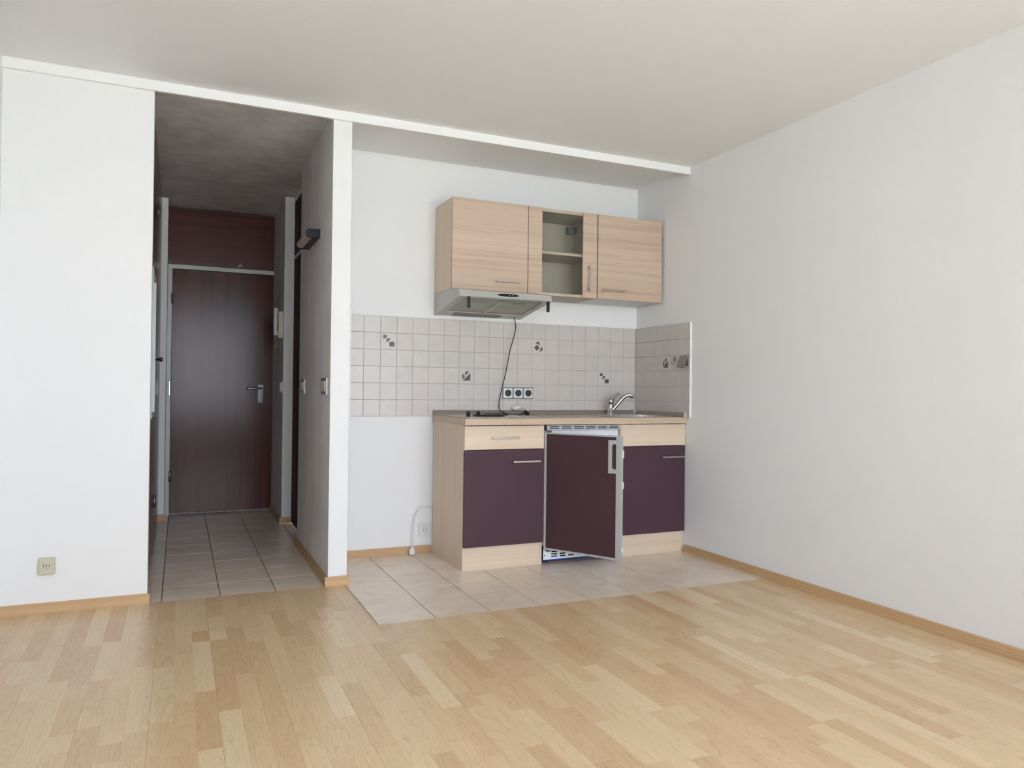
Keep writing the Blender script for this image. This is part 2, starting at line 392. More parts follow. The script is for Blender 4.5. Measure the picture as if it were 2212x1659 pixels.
# ------------------------------------------------------------------ floor pieces
ft = unit_mesh('floor_tile', 'ftile')
def ftile(x0, x1, y0, y1, g=0.0022):
    piece('tile', ft, ((x0 + x1) / 2, (y0 + y1) / 2, -0.0045), floor, rng.random(), (x1 - x0 - 2 * g, y1 - y0 - 2 * g, 0.009))
kx = [-2.111, -1.856, -1.600, -1.3445, -1.088, -0.832, -0.574, -0.312, -0.050, 0.007]
ky = [-1.270, -1.022, -0.765, -0.503, -0.249, 0.006]
for i in range(9):
    for j in range(5):
        if i == 0 and ky[j + 1] > YP: x0 = XP
        else: x0 = kx[i]
        if i == 0 and j == 2:                                   # tile notched by the wall end
            ftile(kx[0], kx[1], ky[2], YP - 0.0155); ftile(XP, kx[1], YP - 0.0155, ky[3]); continue
        ftile(x0, kx[i + 1], ky[j], ky[j + 1])
hx = [-3.04, -2.955, -2.700, -2.445, -2.190]
hy = [-0.556] + [-0.297 + 0.256 * k for k in range(9)] + [2.03]
for i in range(4):
    for j in range(len(hy) - 1): ftile(hx[i], hx[i + 1], hy[j], hy[j + 1])
for y0, y1 in ((0.514, 0.727), (0.727, 0.983), (0.983, 1.239), (1.239, 1.310)): ftile(-2.190, -2.10, y0, y1)
# laminate strips
SW = 0.0642; X0 = -2.768
def proj(x, y, z=0.0):
    d = Vector((x, y, z)) - CAM; t = d.dot(fw)
    if t < 0.05: return None
    return (W / 2 + F * d.dot(rt) / t, H / 2 - F * d.dot(up) / t)
fixed = {  # strips whose place and tone can be read in the photograph: column -> (y far, y near, tone)
    -1: [(-1.214, -1.737, 0.95), (-1.737, -2.163, 0.12), (-2.163, -2.62, 0.98)],
    0: [(-1.100, -1.216, 0.9), (-1.216, -1.60, 0.1), (-1.60, -1.918, 0.08), (-1.918, -2.40, 0.97)],
    -3: [(-1.45, -1.93, 0.75), (-0.9, -1.45, 0.3)],
    10: [(-1.65, -2.16, 0.98), (-2.16, -2.5, 0.35)], 19: [(-2.013, -2.431, 0.95)], 23: [(-2.741, -3.1, 0.1)], 28: [(-2.175, -2.39, 0.9)],
}
strips = []
k0 = math.floor((XL - X0) / SW); k1 = math.ceil((XR - X0) / SW)
for k in range(k0, k1):
    xa, xb = max(X0 + k * SW, XL), min(X0 + (k + 1) * SW, XR - 0.002)
    if xb - xa < 0.004: continue
    y = -1.2705 if xa >= -2.1115 else -0.557
    if xa < XH0 and xb < XH0 + 0.02: y = YP + 0.0
    lst = sorted(fixed.get(k, []), key=lambda t: -t[0])
    while y > YW + 0.02:
        nxt = next((t for t in lst if t[0] <= y + 1e-6), None)
        if nxt and abs(nxt[0] - y) < 1e-6: y2, tone = nxt[1], nxt[2]
        else:
            ln = rng.choice([0.115, 0.22, 0.27, 0.30, 0.34, 0.38, 0.42, 0.46, 0.52, 0.55])
            y2 = y - ln; tone = min(1, max(0, rng.gauss(0.45, 0.27)))
            if nxt and y2 < nxt[0] + 0.08: y2 = nxt[0]
        y2 = max(y2, YW)
        # strips that straddle the edge of the kitchen tiles start below them
        for lo, hi in (((max(y2, -1.270), y), (y2, min(y, -1.270))) if xa < -2.111 < xb else ((y2, y),)):
            if hi - lo > 0.01: strips.append((xa, min(xb, -2.1125) if lo >= -1.2701 and xa < -2.111 < xb else xb, lo, hi, tone))
        y = y2
def share(s):
    pts = [proj(x, yy) for x in (s[0], s[1]) for yy in (s[2], s[3])]
    if any(p is None for p in pts): return 0
    us = [min(max(p[0], 0), W) for p in pts]; vs = [min(max(p[1], 0), H) for p in pts]
    a = [(pts[i][0], pts[i][1]) for i in (0, 1, 3, 2)]
    ar = abs(sum(a[i][0] * a[(i + 1) % 4][1] - a[(i + 1) % 4][0] * a[i][1] for i in range(4))) / 2
    bb = (max(p[0] for p in pts) - min(p[0] for p in pts)) * (max(p[1] for p in pts) - min(p[1] for p in pts)) + 1e-6
    return ar * (max(us) - min(us)) * (max(vs) - min(vs)) / bb
strips.sort(key=share, reverse=True)
pm = unit_mesh('laminate_strip', 'lam')
rest = []
for n, (xa, xb, ya, yb, tone) in enumerate(strips):
    edge = 0.0006 if True else 0
    kk = round((xa - X0) / SW)
    gl = 0.00022 if kk % 3 == 0 else 0.0001; gr = 0.00022 if kk % 3 == 2 else 0.0001
    c = ((xa + gl + xb - gr) / 2, (ya + yb) / 2, -0.0035)
    s = (xb - xa - gl - gr, yb - ya - 0.0002, 0.007)
    if n < 300 and share((xa, xb, ya, yb)) > 1: piece('plank', pm, c, floor, tone, s)
    else: rest.append((c, s, tone))
bm = bmesh.new(); lay = bm.faces.layers.float.new('tone')
for c, s, tone in rest:
    n0 = len(bm.faces)
    box(bm, c[0] - s[0] / 2, c[0] + s[0] / 2, c[1] - s[1] / 2, c[1] + s[1] / 2, c[2] - s[2] / 2, c[2] + s[2] / 2)
    bm.faces.ensure_lookup_table()
    for f in bm.faces[n0:]: f[lay] = tone
pf = obj('plank_field', bm, 'lam_s', floor); pf['kind'] = 'stuff'

# ------------------------------------------------------------------ wall tiles
ZT = 0.834; G = 0.0011
wt = bpy.data.meshes.new('wall_tile'); bm = B(-0.05 + G, 0.05 - G, -0.004, 0.004, -0.05 + G, 0.05 - G, bev=0.0012); bm.to_mesh(wt); bm.free(); wt.materials.append(M['wtile'])
wty = bpy.data.meshes.new('wall_tile_side'); bm = B(-0.004, 0.004, -0.05 + G, 0.05 - G, -0.05 + G, 0.05 - G, bev=0.0012); bm.to_mesh(wty); bm.free(); wty.materials.append(M['wtile'])
obj('grout_bed', B(XP, XR, 0.0022, YB + 0.001, ZT, ZT + 0.6), 'grout', wall_back)
obj('grout_bed', B(0.0022, XR + 0.001, -0.6035, YB, ZT + 0.0068, ZT + 0.6), 'grout', wall_right)
tiles_back, tiles_right = {}, {}
for r in range(6):
    for c in range(21):
        tiles_back[(c, r)] = piece('tile', wt, (-0.1 * c - 0.05, 0.004, ZT + 0.1 * r + 0.05), wall_back, rng.random())
    for c in range(6):
        cut = 0.0072 if r == 0 else 0.0                   # the lowest row stands on the worktop
        tiles_right[(c, r)] = piece('tile', wty, (0.004, -0.0035 - 0.1 * c - 0.05, ZT + 0.1 * r + 0.05 + cut / 2), wall_right, rng.random(), (1, 1, 1 - cut / 0.0978))
obj('tile_edge_strip', B(0.0, XR + 0.001, -0.6065, -0.6036, ZT + 0.0068, ZT + 0.602), 'white_trim', wall_right, label='white edge strip of the tiled area')
bm = bmesh.new()
for r in range(6):
    for c in range(6): box(bm, XP - 0.001, XP + 0.008, YP + 0.1 * c + G * 0.5, min(YP + 0.1 * (c + 1) - G, 0.0), ZT + 0.1 * r + G, ZT + 0.1 * (r + 1) - G)
lay = bm.faces.layers.float.new('tone')
for f in bm.faces: f[lay] = 0.8
o = obj('tile_field', bm, 'wtile_s', wall_pillar); o['kind'] = 'stuff'
# dark printed shapes, slightly raised
def halfdisc(cu, cv, r, ang, n=12):
    return [(cu + r * math.cos(R(ang) + math.pi * k / n), cv + r * math.sin(R(ang) + math.pi * k / n)) for k in range(n + 1)]
def sq(u0, u1, v0, v1): return [(u0, v0), (u1, v0), (u1, v1), (u0, v1)]
motA = [('decor_square', sq(.16, .37, .13, .33)), ('decor_half_disc', halfdisc(.50, .47, .15, 135)), ('decor_square', sq(.54, .85, .53, .81))]
motB = [('decor_triangle', [(.21, .32), (.41, .53), (.22, .72)]), ('decor_half_disc', halfdisc(.545, .345, .15, 135)), ('decor_triangle', [(.75, .32), (.745, .78), (.24, .78)])]
motC = [('decor_half_disc', halfdisc(.43, .32, .15, 205)), ('decor_square', [(.17, .55), (.40, .35), (.57, .60), (.35, .75)]), ('decor_triangle', [(.70, .46), (.82, .69), (.58, .83)])]
def decor(tile, mot, side=False):
    for nm, pts in mot:
        bm = bmesh.new(); w = origin(tile)
        if not side:
            prism(bm, [(w.x - 0.05 + 0.1 * u, w.z + 0.05 - 0.1 * v) for u, v in pts], 'y', -0.0006, 0.001)
        else:
            prism(bm, [(w.y + 0.05 - 0.1 * u, w.z + 0.05 - 0.1 * v) for u, v in pts], 'x', -0.0006, 0.001)
        obj(nm, bm, 'decor', tile)
decor(tiles_back[(17, 4)], motA); decor(tiles_back[(12, 2)], motB); decor(tiles_back[(7, 4)], motC); decor(tiles_back[(2, 2)], motA)
decor(tiles_right[(3, 3)], motB, True)

# ------------------------------------------------------------------ handles
def bar_handle(parent, x0, x1, yf, z, vertical=False, z1=None, name='handle'):
    """flat bar on two posts in front of plane y=yf"""
    bm = bmesh.new()
    if not vertical:
        box(bm, x0, x1, yf - 0.030, yf - 0.024, z - 0.005, z + 0.005, bev=0.0012)
        for x in (x0 + 0.010, x1 - 0.022): box(bm, x, x + 0.012, yf - 0.0245, yf + 0.0005, z - 0.0045, z + 0.0045)
    else:
        box(bm, x0 - 0.005, x0 + 0.005, yf - 0.030, yf - 0.024, z, z1, bev=0.0012)
        for zz in (z + 0.004, z1 - 0.018): box(bm, x0 - 0.0055, x0 + 0.0055, yf - 0.0245, yf + 0.0005, zz, zz + 0.014)
    return obj(name, bm, 'nickel', parent)

# ------------------------------------------------------------------ base cabinets
BX0, BX1, BX2, BX3 = -1.466, -0.979, -0.466, 0.009
YF, YBODY = -0.555, -0.536
WT0, WT1 = 0.803, 0.840
def base_cabinet(x0, x1, label, kind):
    t = thing('base_cabinet', ((x0 + x1) / 2, -0.27, 0), label, 'cabinet')
    obj('side_panel', B(x0, x0 + 0.016, YBODY, -0.012, 0.0, WT0, bev=0.0006), 'ashz', t)
    obj('side_panel', B(x1 - 0.016, x1, YBODY, -0.012, 0.0, WT0, bev=0.0006), 'ashz', t)
    obj('bottom_panel', B(x0 + 0.016, x1 - 0.016, YBODY + 0.002, -0.02, 0.132, 0.148), 'cabwhite', t)
    obj('back_panel', B(x0 + 0.016, x1 - 0.016, -0.024, -0.020, 0.148, 0.79), 'cabwhite', t)
    obj('plinth', B(x0 + 0.0165, x1 - 0.0165, YBODY + 0.0015, YBODY + 0.0175, 0.0, 0.130), 'ashx2', t)
    d = obj('door', B(x0 + 0.0015, x1 - 0.0015, YF, YBODY - 0.001, 0.131, 0.664, bev=0.0009), 'plum', t, label='aubergine matt door')
    dr = obj('drawer' if kind == 'drawer' else 'front_panel', B(x0 + 0.0015, x1 - 0.0015, YF, YBODY - 0.001, 0.6675, 0.7985, bev=0.0009), 'ashx2', t, label='pale ash front')
    if kind == 'drawer':
        bar_handle(dr, -1.312, -1.143, YF, 0.733)
        bar_handle(d, -1.182, -1.013, YF, 0.597)
    else:
        bar_handle(d, -0.176, -0.013, YF, 0.597)
    return t
base_cabinet(BX0, BX1, 'pale ash base cabinet with drawer and aubergine door left of the fridge', 'drawer')
base_cabinet(BX2, BX3, 'pale ash base cabinet with aubergine door under the sink', 'sink')

# ------------------------------------------------------------------ worktop with cut-out for the sink, and wall profile
SX0, SX1, SY0, SY1 = -0.395, -0.055, -0.47, -0.165        # bowl opening
def frame_bm(x0, x1, y0, y1, z0, z1, ix0, ix1, iy0, iy1):
    bm = bmesh.new()
    ring = lambda a, b, c, d, z: [bm.verts.new(p) for p in ((a, c, z), (b, c, z), (b, d, z), (a, d, z))]
    ob, ot = ring(x0, x1, y0, y1, z0), ring(x0, x1, y0, y1, z1); ib, it = ring(ix0, ix1, iy0, iy1, z0), ring(ix0, ix1, iy0, iy1, z1)
    for i in range(4):
        j = (i + 1) % 4
        for q in ((ob[i], ob[j], ot[j], ot[i]), (ot[i], ot[j], it[j], it[i]), (it[i], it[j], ib[j], ib[i]), (ib[i], ib[j], ob[j], ob[i])): bm.faces.new(q)
    bmesh.ops.recalc_face_normals(bm, faces=list(bm.faces)); return bm
wk = thing('worktop', (-0.735, -0.29, WT0), 'pale ash worktop with taupe wall profile on the kitchenette', 'worktop')
obj('slab', frame_bm(-1.470, 0.0095, -0.575, -0.001, WT0 + 0.0005, WT1, SX0 - 0.004, SX1 + 0.004, SY0 - 0.004, SY1 + 0.004), 'worktop', wk)
prof = [(-0.0015, WT1), (-0.022, WT1), (-0.020, WT1 + 0.010), (-0.008, WT1 + 0.029), (-0.0015, WT1 + 0.030)]
obj('wall_profile', prism(bmesh.new(), prof, 'x', -1.470, -0.030), 'upstand', wk, label='taupe wall profile')
obj('wall_profile', prism(bmesh.new(), [(x, z) for x, z in prof], 'y', -0.575, -0.030), 'upstand', wk, label='taupe wall profile')
obj('corner_cap', boxes((-0.030, -0.0012, -0.030, -0.0012, WT1, WT1 + 0.033)), 'taupe', wk)
obj('end_cap', B(-0.024, -0.0012, -0.583, -0.575, WT0 + 0.034, WT1 + 0.031), 'taupe', wk)

# sink
sk = thing('sink', ((SX0 + SX1) / 2, (SY0 + SY1) / 2, WT1 - 0.14), 'stainless steel inset sink in the worktop behind the faucet', 'sink')
obj('rim', frame_bm(-0.450, -0.035, -0.515, -0.060, WT1 + 0.0003, WT1 + 0.004, SX0, SX1, SY0, SY1), 'steel', sk)
bm = bmesh.new()
def loop(x0, x1, y0, y1, z): return [bm.verts.new(p) for p in ((x0, y0, z), (x1, y0, z), (x1, y1, z), (x0, y1, z))]
lo = [loop(SX0, SX1, SY0, SY1, WT1 + 0.003), loop(SX0 + 0.012, SX1 - 0.012, SY0 + 0.012, SY1 - 0.012, WT1 - 0.12), loop(SX0 + 0.03, SX1 - 0.03, SY0 + 0.03, SY1 - 0.03, WT1 - 0.14),
      loop(SX0 + 0.028, SX1 - 0.028, SY0 + 0.028, SY1 - 0.028, WT1 - 0.142), loop(SX0 + 0.010, SX1 - 0.010, SY0 + 0.010, SY1 - 0.010, WT1 - 0.121), loop(SX0 - 0.001, SX1 + 0.001, SY0 - 0.001, SY1 + 0.001, WT1 + 0.003)]
for a, b in ((0, 1), (1, 2), (3, 4), (4, 5)):
    for i in range(4): bm.faces.new((lo[a][i], lo[a][(i + 1) % 4], lo[b][(i + 1) % 4], lo[b][i]))
bm.faces.new(lo[2]); bm.faces.new(lo[3])
bmesh.ops.recalc_face_normals(bm, faces=list(bm.faces))
obj('bowl', bm, 'steel', sk)
obj('drain', lathe(bmesh.new(), [(0.03, 0), (0.03, 0.003), (0.02, 0.0032), (0.018, 0.001)], 20, ((SX0 + SX1) / 2, (SY0 + SY1) / 2, WT1 - 0.1395)), 'chrome', sk)

# faucet
fc = thing('faucet', (-0.262, -0.105, WT1 + 0.004), 'chrome single-lever kitchen faucet with slanted spout', 'faucet')
zf = WT1 + 0.004
obj('body', lathe(bmesh.new(), [(0.024, 0), (0.024, 0.006), (0.0195, 0.009), (0.0185, 0.070), (0.0195, 0.074), (0.0215, 0.080), (0.0215, 0.098), (0.017, 0.106)], 24, (-0.262, -0.105, zf)), 'chrome', fc)
obj('spout', tube(bmesh.new(), smoothpath([(-0.262, -0.108, zf + 0.020), (-0.238, -0.115, zf + 0.045), (-0.205, -0.127, zf + 0.087), (-0.175, -0.138, zf + 0.120), (-0.152, -0.147, zf + 0.131), (-0.136, -0.153, zf + 0.1305)], 5), [0.0125] * 26, 14), 'chrome', fc)
nz = obj('nozzle', lathe(bmesh.new(), [(0.0135, -0.014), (0.0135, 0.012), (0.010, 0.016)], 18, (-0.129, -0.155, zf + 0.123)), 'chrome', fc)
obj('lever', tube(bmesh.new(), smoothpath([(-0.262, -0.105, zf + 0.102), (-0.248, -0.109, zf + 0.112), (-0.232, -0.114, zf + 0.128), (-0.214, -0.119, zf + 0.138), (-0.203, -0.122, zf + 0.140)], 5), [0.016 - 0.0115 * i / 20 for i in range(21)], 12), 'chrome', fc)
obj('marker', lathe(bmesh.new(), [(0.0035, 0.0), (0.0035, 0.0015)], 10, (-0.254, -0.1265, zf + 0.088), 'y'), 'red', fc)

# hob
hb = thing('hob', (-1.20, -0.285, WT1), 'two-plate stainless steel hob with black knobs let into the worktop', 'hob')
obj('frame', B(-1.43, -0.995, -0.52, -0.075, WT1 + 0.0003, WT1 + 0.006, bev=0.002), 'steel', hb)
def plate(x, y, r):
    p = obj('hot_plate', lathe(bmesh.new(), [(r, 0), (r + 0.001, 0.003), (r, 0.0075), (r * 0.3, 0.0065), (r * 0.28, 0.005)], 36, (x, y, WT1 + 0.0085)), 'black', hb)
    obj('ring', lathe(bmesh.new(), [(r + 0.006, 0), (r + 0.006, 0.0018), (r + 0.001, 0.0028)], 36, (x, y, WT1 + 0.0060)), 'rust', p)
plate(-1.255, -0.385, 0.092); plate(-1.125, -0.19, 0.075)
def knob(x, y):
    k = obj('knob', lathe(bmesh.new(), [(0.014, 0), (0.014, 0.004), (0.0115, 0.006), (0.011, 0.026), (0.009, 0.029)], 18, (x, y, WT1 + 0.006)), 'black', hb)
knob(-1.385, -0.395); knob(-1.325, -0.395)

# ------------------------------------------------------------------ refrigerator
fr = thing('refrigerator', (-0.722, -0.28, 0), 'built-in fridge with ajar aubergine door and grey frame', 'refrigerator')
FX0, FX1 = -0.974, -0.470
bm = bmesh.new()
box(bm, FX0, FX0 + 0.035, -0.530, -0.02, 0.105, 0.770); box(bm, FX1 - 0.035, FX1, -0.530, -0.02, 0.105, 0.770)
box(bm, FX0 + 0.035, FX1 - 0.035, -0.530, -0.02, 0.735, 0.770); box(bm, FX0 + 0.035, FX1 - 0.035, -0.530, -0.02, 0.105, 0.140)
box(bm, FX0 + 0.035, FX1 - 0.035, -0.06, -0.02, 0.140, 0.735)
obj('body', bm, 'fwhite', fr)
for z in (0.32, 0.50): obj('shelf', B(FX0 + 0.037, FX1 - 0.037, -0.45, -0.062, z, z + 0.006), 'cleft', fr)
# top grille with two rows of six slots: bars around holes
bm = bmesh.new(); gx0, gx1 = -0.962, -0.466; gz0, gz1 = 0.771, 0.7985; gy0, gy1 = -0.556, -0.545
zs = [gz0, gz0 + 0.007, gz0 + 0.012, gz0 + 0.0165, gz0 + 0.0215, gz1]
for a, b in ((0, 1), (2, 3), (4, 5)): box(bm, gx0, gx1, gy0, gy1, zs[a], zs[b])
for i in range(7):
    xc = gx0 + 0.008 + (gx1 - gx0 - 0.016) * i / 6
    box(bm, xc - 0.0075, xc + 0.0075, gy0 + 0.0003, gy1 - 0.0003, gz0 + 0.0005, gz1 - 0.0005)
obj('top_grille', bm, 'alu', fr)
obj('vent_shade_block', B(FX0 + 0.001, FX1 - 0.001, -0.5445, -0.30, 0.771, 0.7985), 'dark', fr)  # solid black block painting the shade behind the grille slots
obj('grille_clip', B(-0.977, -0.964, -0.552, -0.540, 0.768, 0.800), 'black', fr)
# bottom vent panel: bars around three rows of slots, blue film edge
bm = bmesh.new(); vx0, vx1 = -0.977, -0.468; vy0, vy1 = -0.552, -0.549
cols = [vx0, -0.925] + sum([[-0.925 + 0.055 * i + 0.039, -0.925 + 0.055 * (i + 1)] for i in range(7)], []) + [vx1]
zr = [0.028, 0.040, 0.0475, 0.0535, 0.061, 0.067, 0.0745, 0.106]
for i in range(0, len(zr), 2): box(bm, vx0, vx1, vy0, vy1, zr[i], zr[i + 1])
xs = [(vx0, -0.925)] + [(-0.925 + 0.055 * i + 0.039, -0.925 + 0.055 * (i + 1)) for i in range(7)] + [(-0.925 + 0.385 + 0.039, vx1)]
for a, b in xs: box(bm, a, b, vy0 + 0.0002, vy1 - 0.0002, 0.028, 0.106)
obj('vent_panel', bm, 'fwhite', fr)
obj('vent_back', B(vx0 + 0.005, vx1 - 0.005, -0.53, -0.525, 0.03, 0.104), 'dark', fr)  # black sheet painting the shade behind the lower slots
obj('film_edge', B(vx0, vx1, -0.5525, -0.50, 0.022, 0.0279), 'blue', fr, label='blue protective film')
for x in (-0.968,): obj('screw', lathe(bmesh.new(), [(0.004, -0.0015), (0.004, 0.0)], 10, (x, -0.552, 0.052), 'y'), 'hinge', fr)
for x in (-0.93, -0.51): obj('foot', lathe(bmesh.new(), [(0.018, 0), (0.018, 0.01), (0.008, 0.012), (0.008, 0.10)], 14, (x, -0.48, 0)), 'black', fr)
for x in (-0.93, -0.51): obj('foot', lathe(bmesh.new(), [(0.018, 0), (0.018, 0.01), (0.008, 0.012), (0.008, 0.10)], 14, (x, -0.10, 0)), 'black', fr)
# door: modelled closed (x along width from hinge, y depth, 0 = outer face) then swung open about the hinge
HX, HY, ANG = -0.979, -0.560, -58.6
def swing(bm):
    bmesh.ops.rotate(bm, verts=list(bm.verts), cent=(0, 0, 0), matrix=Matrix.Rotation(R(ANG), 3, 'Z'))
    bmesh.ops.translate(bm, verts=list(bm.verts), vec=(HX, HY, 0)); return bm
DL, DZ0, DZ1 = 0.484, 0.091, 0.758
door = obj('door', swing(B(0.004, DL - 0.004, 0.006, 0.034, DZ0 + 0.003, DZ1 - 0.003, bev=0.003)), 'fwhite', fr)
obj('panel', swing(B(0.013, 0.4535, 0.001, 0.0058, DZ0 + 0.011, DZ1 - 0.007)), 'plumdk', door, label='aubergine decor panel')
bm = bmesh.new()
box(bm, 0.0, 0.0128, -0.002, 0.022, DZ0, DZ1, bev=0.001); box(bm, 0.4537, DL, -0.002, 0.022, DZ0, DZ1, bev=0.001)
box(bm, 0.0128, 0.4537, -0.002, 0.022, DZ0, DZ0 + 0.0108); box(bm, 0.0128, 0.4537, -0.002, 0.022, DZ1 - 0.0068, DZ1)
obj('frame', swing(bm), 'alu', door, label='grey metal door frame')
# recessed grip plate with a rounded slot
bm = bmesh.new(); n = 10
hx0, hx1, hz0, hz1 = 0.408, 0.4545, 0.555, 0.734
sl = [(0.4525, 0.578), (0.443, 0.578)] + [(0.443 - 0.0135 * math.sin(math.pi / 2 * k / n), 0.5915 - 0.0135 * math.cos(math.pi / 2 * k / n)) for k in range(1, n + 1)]
sl += [(0.443 - 0.0135 * math.cos(math.pi / 2 * k / n), 0.6995 + 0.0135 * math.sin(math.pi / 2 * k / n)) for k in range(0, n + 1)] + [(0.4525, 0.713)]
outer = [(hx1, hz0), (hx0, hz0), (hx0, hz1), (hx1, hz1)]
poly = outer + [(hx1, 0.713)] + sl[::-1][0:] + [(hx1, 0.578)]
prism(bm, poly, 'y', -0.004, 0.001)
obj('grip_plate', swing(bm), 'alu', door, label='grey recessed grip plate')
for z in (0.12, 0.30, 0.567, 0.722): obj('screw', swing(lathe(bmesh.new(), [(0.0028, -0.0028), (0.0028, -0.002)], 10, (0.470, 0, z), 'y')), 'nickel', door)
for z0, z1 in ((0.135, 0.16), (0.475, 0.510), (0.640, 0.680)): obj('clip', swing(B(DL - 0.002, DL + 0.007, 0.012, 0.020, z0, z1)), 'whitepl', door)
for z in (DZ1 + 0.002, DZ0 - 0.012): obj('hinge_pin', swing(boxes((0.006, 0.03, 0.008, 0.028, z, z + 0.010))), 'hinge', door)

# ------------------------------------------------------------------ wall cabinets
UX = [-1.466, -0.979, -0.492, -0.005]; UZ0, UZ1 = 1.584, 2.114; UYF, UYB = -0.310, -0.292
def wall_cabinet(i, label):
    x0, x1 = UX[i], UX[i + 1]
    t = thing('wall_cabinet', ((x0 + x1) / 2, -0.15, UZ0), label, 'cabinet')
    inner = 'taupe' if i == 1 else 'ashz'
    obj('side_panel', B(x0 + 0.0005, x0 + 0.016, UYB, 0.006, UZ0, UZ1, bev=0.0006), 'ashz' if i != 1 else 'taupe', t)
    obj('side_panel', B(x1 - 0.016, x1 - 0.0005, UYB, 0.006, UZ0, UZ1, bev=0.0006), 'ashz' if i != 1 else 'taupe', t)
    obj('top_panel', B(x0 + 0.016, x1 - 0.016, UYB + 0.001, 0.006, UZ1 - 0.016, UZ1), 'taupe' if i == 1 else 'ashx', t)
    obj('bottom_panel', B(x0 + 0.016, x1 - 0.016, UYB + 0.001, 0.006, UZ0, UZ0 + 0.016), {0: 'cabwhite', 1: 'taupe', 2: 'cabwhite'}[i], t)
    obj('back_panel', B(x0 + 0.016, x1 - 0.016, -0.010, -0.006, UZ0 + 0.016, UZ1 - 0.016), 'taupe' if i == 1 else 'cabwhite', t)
    g = 0.0022
    if i != 1:
        d = obj('door', B(x0 + g, x1 - g, UYF, UYB - 0.001, UZ0 - 0.001, UZ1 + 0.001, bev=0.0009), 'ashx', t, label='pale ash door with grain across')
        if i == 0: bar_handle(d, -1.195, -1.028, UYF, 1.644)
        else: bar_handle(d, -0.464, -0.299, UYF, 1.638)
    else:
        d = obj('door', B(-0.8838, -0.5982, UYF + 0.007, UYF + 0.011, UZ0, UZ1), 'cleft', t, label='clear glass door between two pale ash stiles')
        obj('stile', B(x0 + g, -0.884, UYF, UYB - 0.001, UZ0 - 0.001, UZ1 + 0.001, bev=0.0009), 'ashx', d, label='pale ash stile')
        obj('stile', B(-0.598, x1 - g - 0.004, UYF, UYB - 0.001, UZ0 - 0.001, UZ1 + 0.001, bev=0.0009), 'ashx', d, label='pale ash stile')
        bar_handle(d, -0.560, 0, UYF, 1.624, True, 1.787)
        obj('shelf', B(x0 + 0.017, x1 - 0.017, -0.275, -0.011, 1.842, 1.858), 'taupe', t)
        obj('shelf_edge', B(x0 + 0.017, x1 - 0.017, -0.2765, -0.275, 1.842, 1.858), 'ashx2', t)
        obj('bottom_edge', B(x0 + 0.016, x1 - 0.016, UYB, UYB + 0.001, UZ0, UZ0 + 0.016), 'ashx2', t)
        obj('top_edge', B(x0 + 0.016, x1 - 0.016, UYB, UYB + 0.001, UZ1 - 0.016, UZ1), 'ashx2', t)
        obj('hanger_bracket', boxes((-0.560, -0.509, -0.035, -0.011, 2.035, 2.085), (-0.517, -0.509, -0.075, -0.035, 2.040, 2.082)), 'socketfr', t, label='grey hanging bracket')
    return t
wall_cabinet(0, 'pale ash wall cabinet above the range hood')
wall_cabinet(1, 'wall cabinet with clear glass door showing one shelf')
wall_cabinet(2, 'pale ash wall cabinet nearest the right wall')

# ------------------------------------------------------------------ range hood
HX0, HX1 = -1.466, -0.885
hd = thing('range_hood', ((HX0 + HX1) / 2, -0.2, 1.45), 'silver-grey range hood with clear visor below the left wall cabinet', 'range hood')
TOPZ = 1.5825
side = [(0.005, TOPZ), (-0.300, TOPZ), (-0.372, 1.577), (-0.440, 1.562), (-0.450, 1.5255), (0.005, 1.455)]   # (y, z)
def bz(y, d=0.0): return 1.5255 + (y + 0.450) / 0.455 * (1.455 - 1.5255) + d     # underside height at depth y
for a, b in ((HX0, HX0 + 0.012), (HX1 - 0.012, HX1)):
    obj('side_panel', prism(bmesh.new(), side, 'x', a, b), 'hood', hd)
obj('top_panel', prism(bmesh.new(), [(0.005, TOPZ), (-0.300, TOPZ), (-0.372, 1.577), (-0.438, 1.5618), (-0.438, 1.559), (-0.371, 1.574), (-0.30, 1.5795), (0.005, 1.5795)], 'x', HX0 + 0.012, HX1 - 0.012), 'hood', hd)
fp = obj('front_panel', prism(bmesh.new(), [(-0.4395, 1.562), (-0.450, 1.5255), (-0.445, 1.5243), (-0.4345, 1.561)], 'x', HX0 + 0.0005, HX1 - 0.0005), 'hood', hd)
n = 20; cp = []
for k in range(2 * n):
    a = 2 * math.pi * k / (2 * n); cp.append((-1.166 + 0.067 * math.copysign(abs(math.cos(a)) ** 0.75, math.cos(a)), 1.5455 + 0.0085 * math.sin(a)))
bm = bmesh.new(); vb = [bm.verts.new((x, -0.4408 - (1.5577 - z) * 0.28 - 0.0022, z)) for x, z in cp]; vt = [bm.verts.new((x, -0.4408 - (1.5577 - z) * 0.28 + 0.001, z)) for x, z in cp]
bm.faces.new(vb); bm.faces.new(vt[::-1])
for i in range(2 * n): bm.faces.new((vb[i], vt[i], vt[(i + 1) % (2 * n)], vb[(i + 1) % (2 * n)]))
bmesh.ops.recalc_face_normals(bm, faces=list(bm.faces))
cpn = obj('control_panel', bm, 'black', fp, label='black oval control panel')
for x in (-1.158, -1.138): obj('button', B(x - 0.0018, x + 0.0018, -0.4482, -0.4455, 1.5445, 1.5475), 'whitepl', fp)
def sheet(x0, x1, y0, y1, d0, th, m, name, par=hd):
    """slab that follows the slope of the underside"""
    return obj(name, prism(bmesh.new(), [(y0, bz(y0, d0)), (y1, bz(y1, d0)), (y1, bz(y1, d0 + th)), (y0, bz(y0, d0 + th))], 'x', x0, x1), m, par)
sheet(HX0 + 0.0125, HX1 - 0.0125, -0.444, -0.405, 0.001, 0.003, 'hood', 'front_lip')
sheet(HX0 + 0.0125, HX1 - 0.0125, -0.405, -0.365, 0.020, 0.003, 'hoodslot', 'inner_strip')
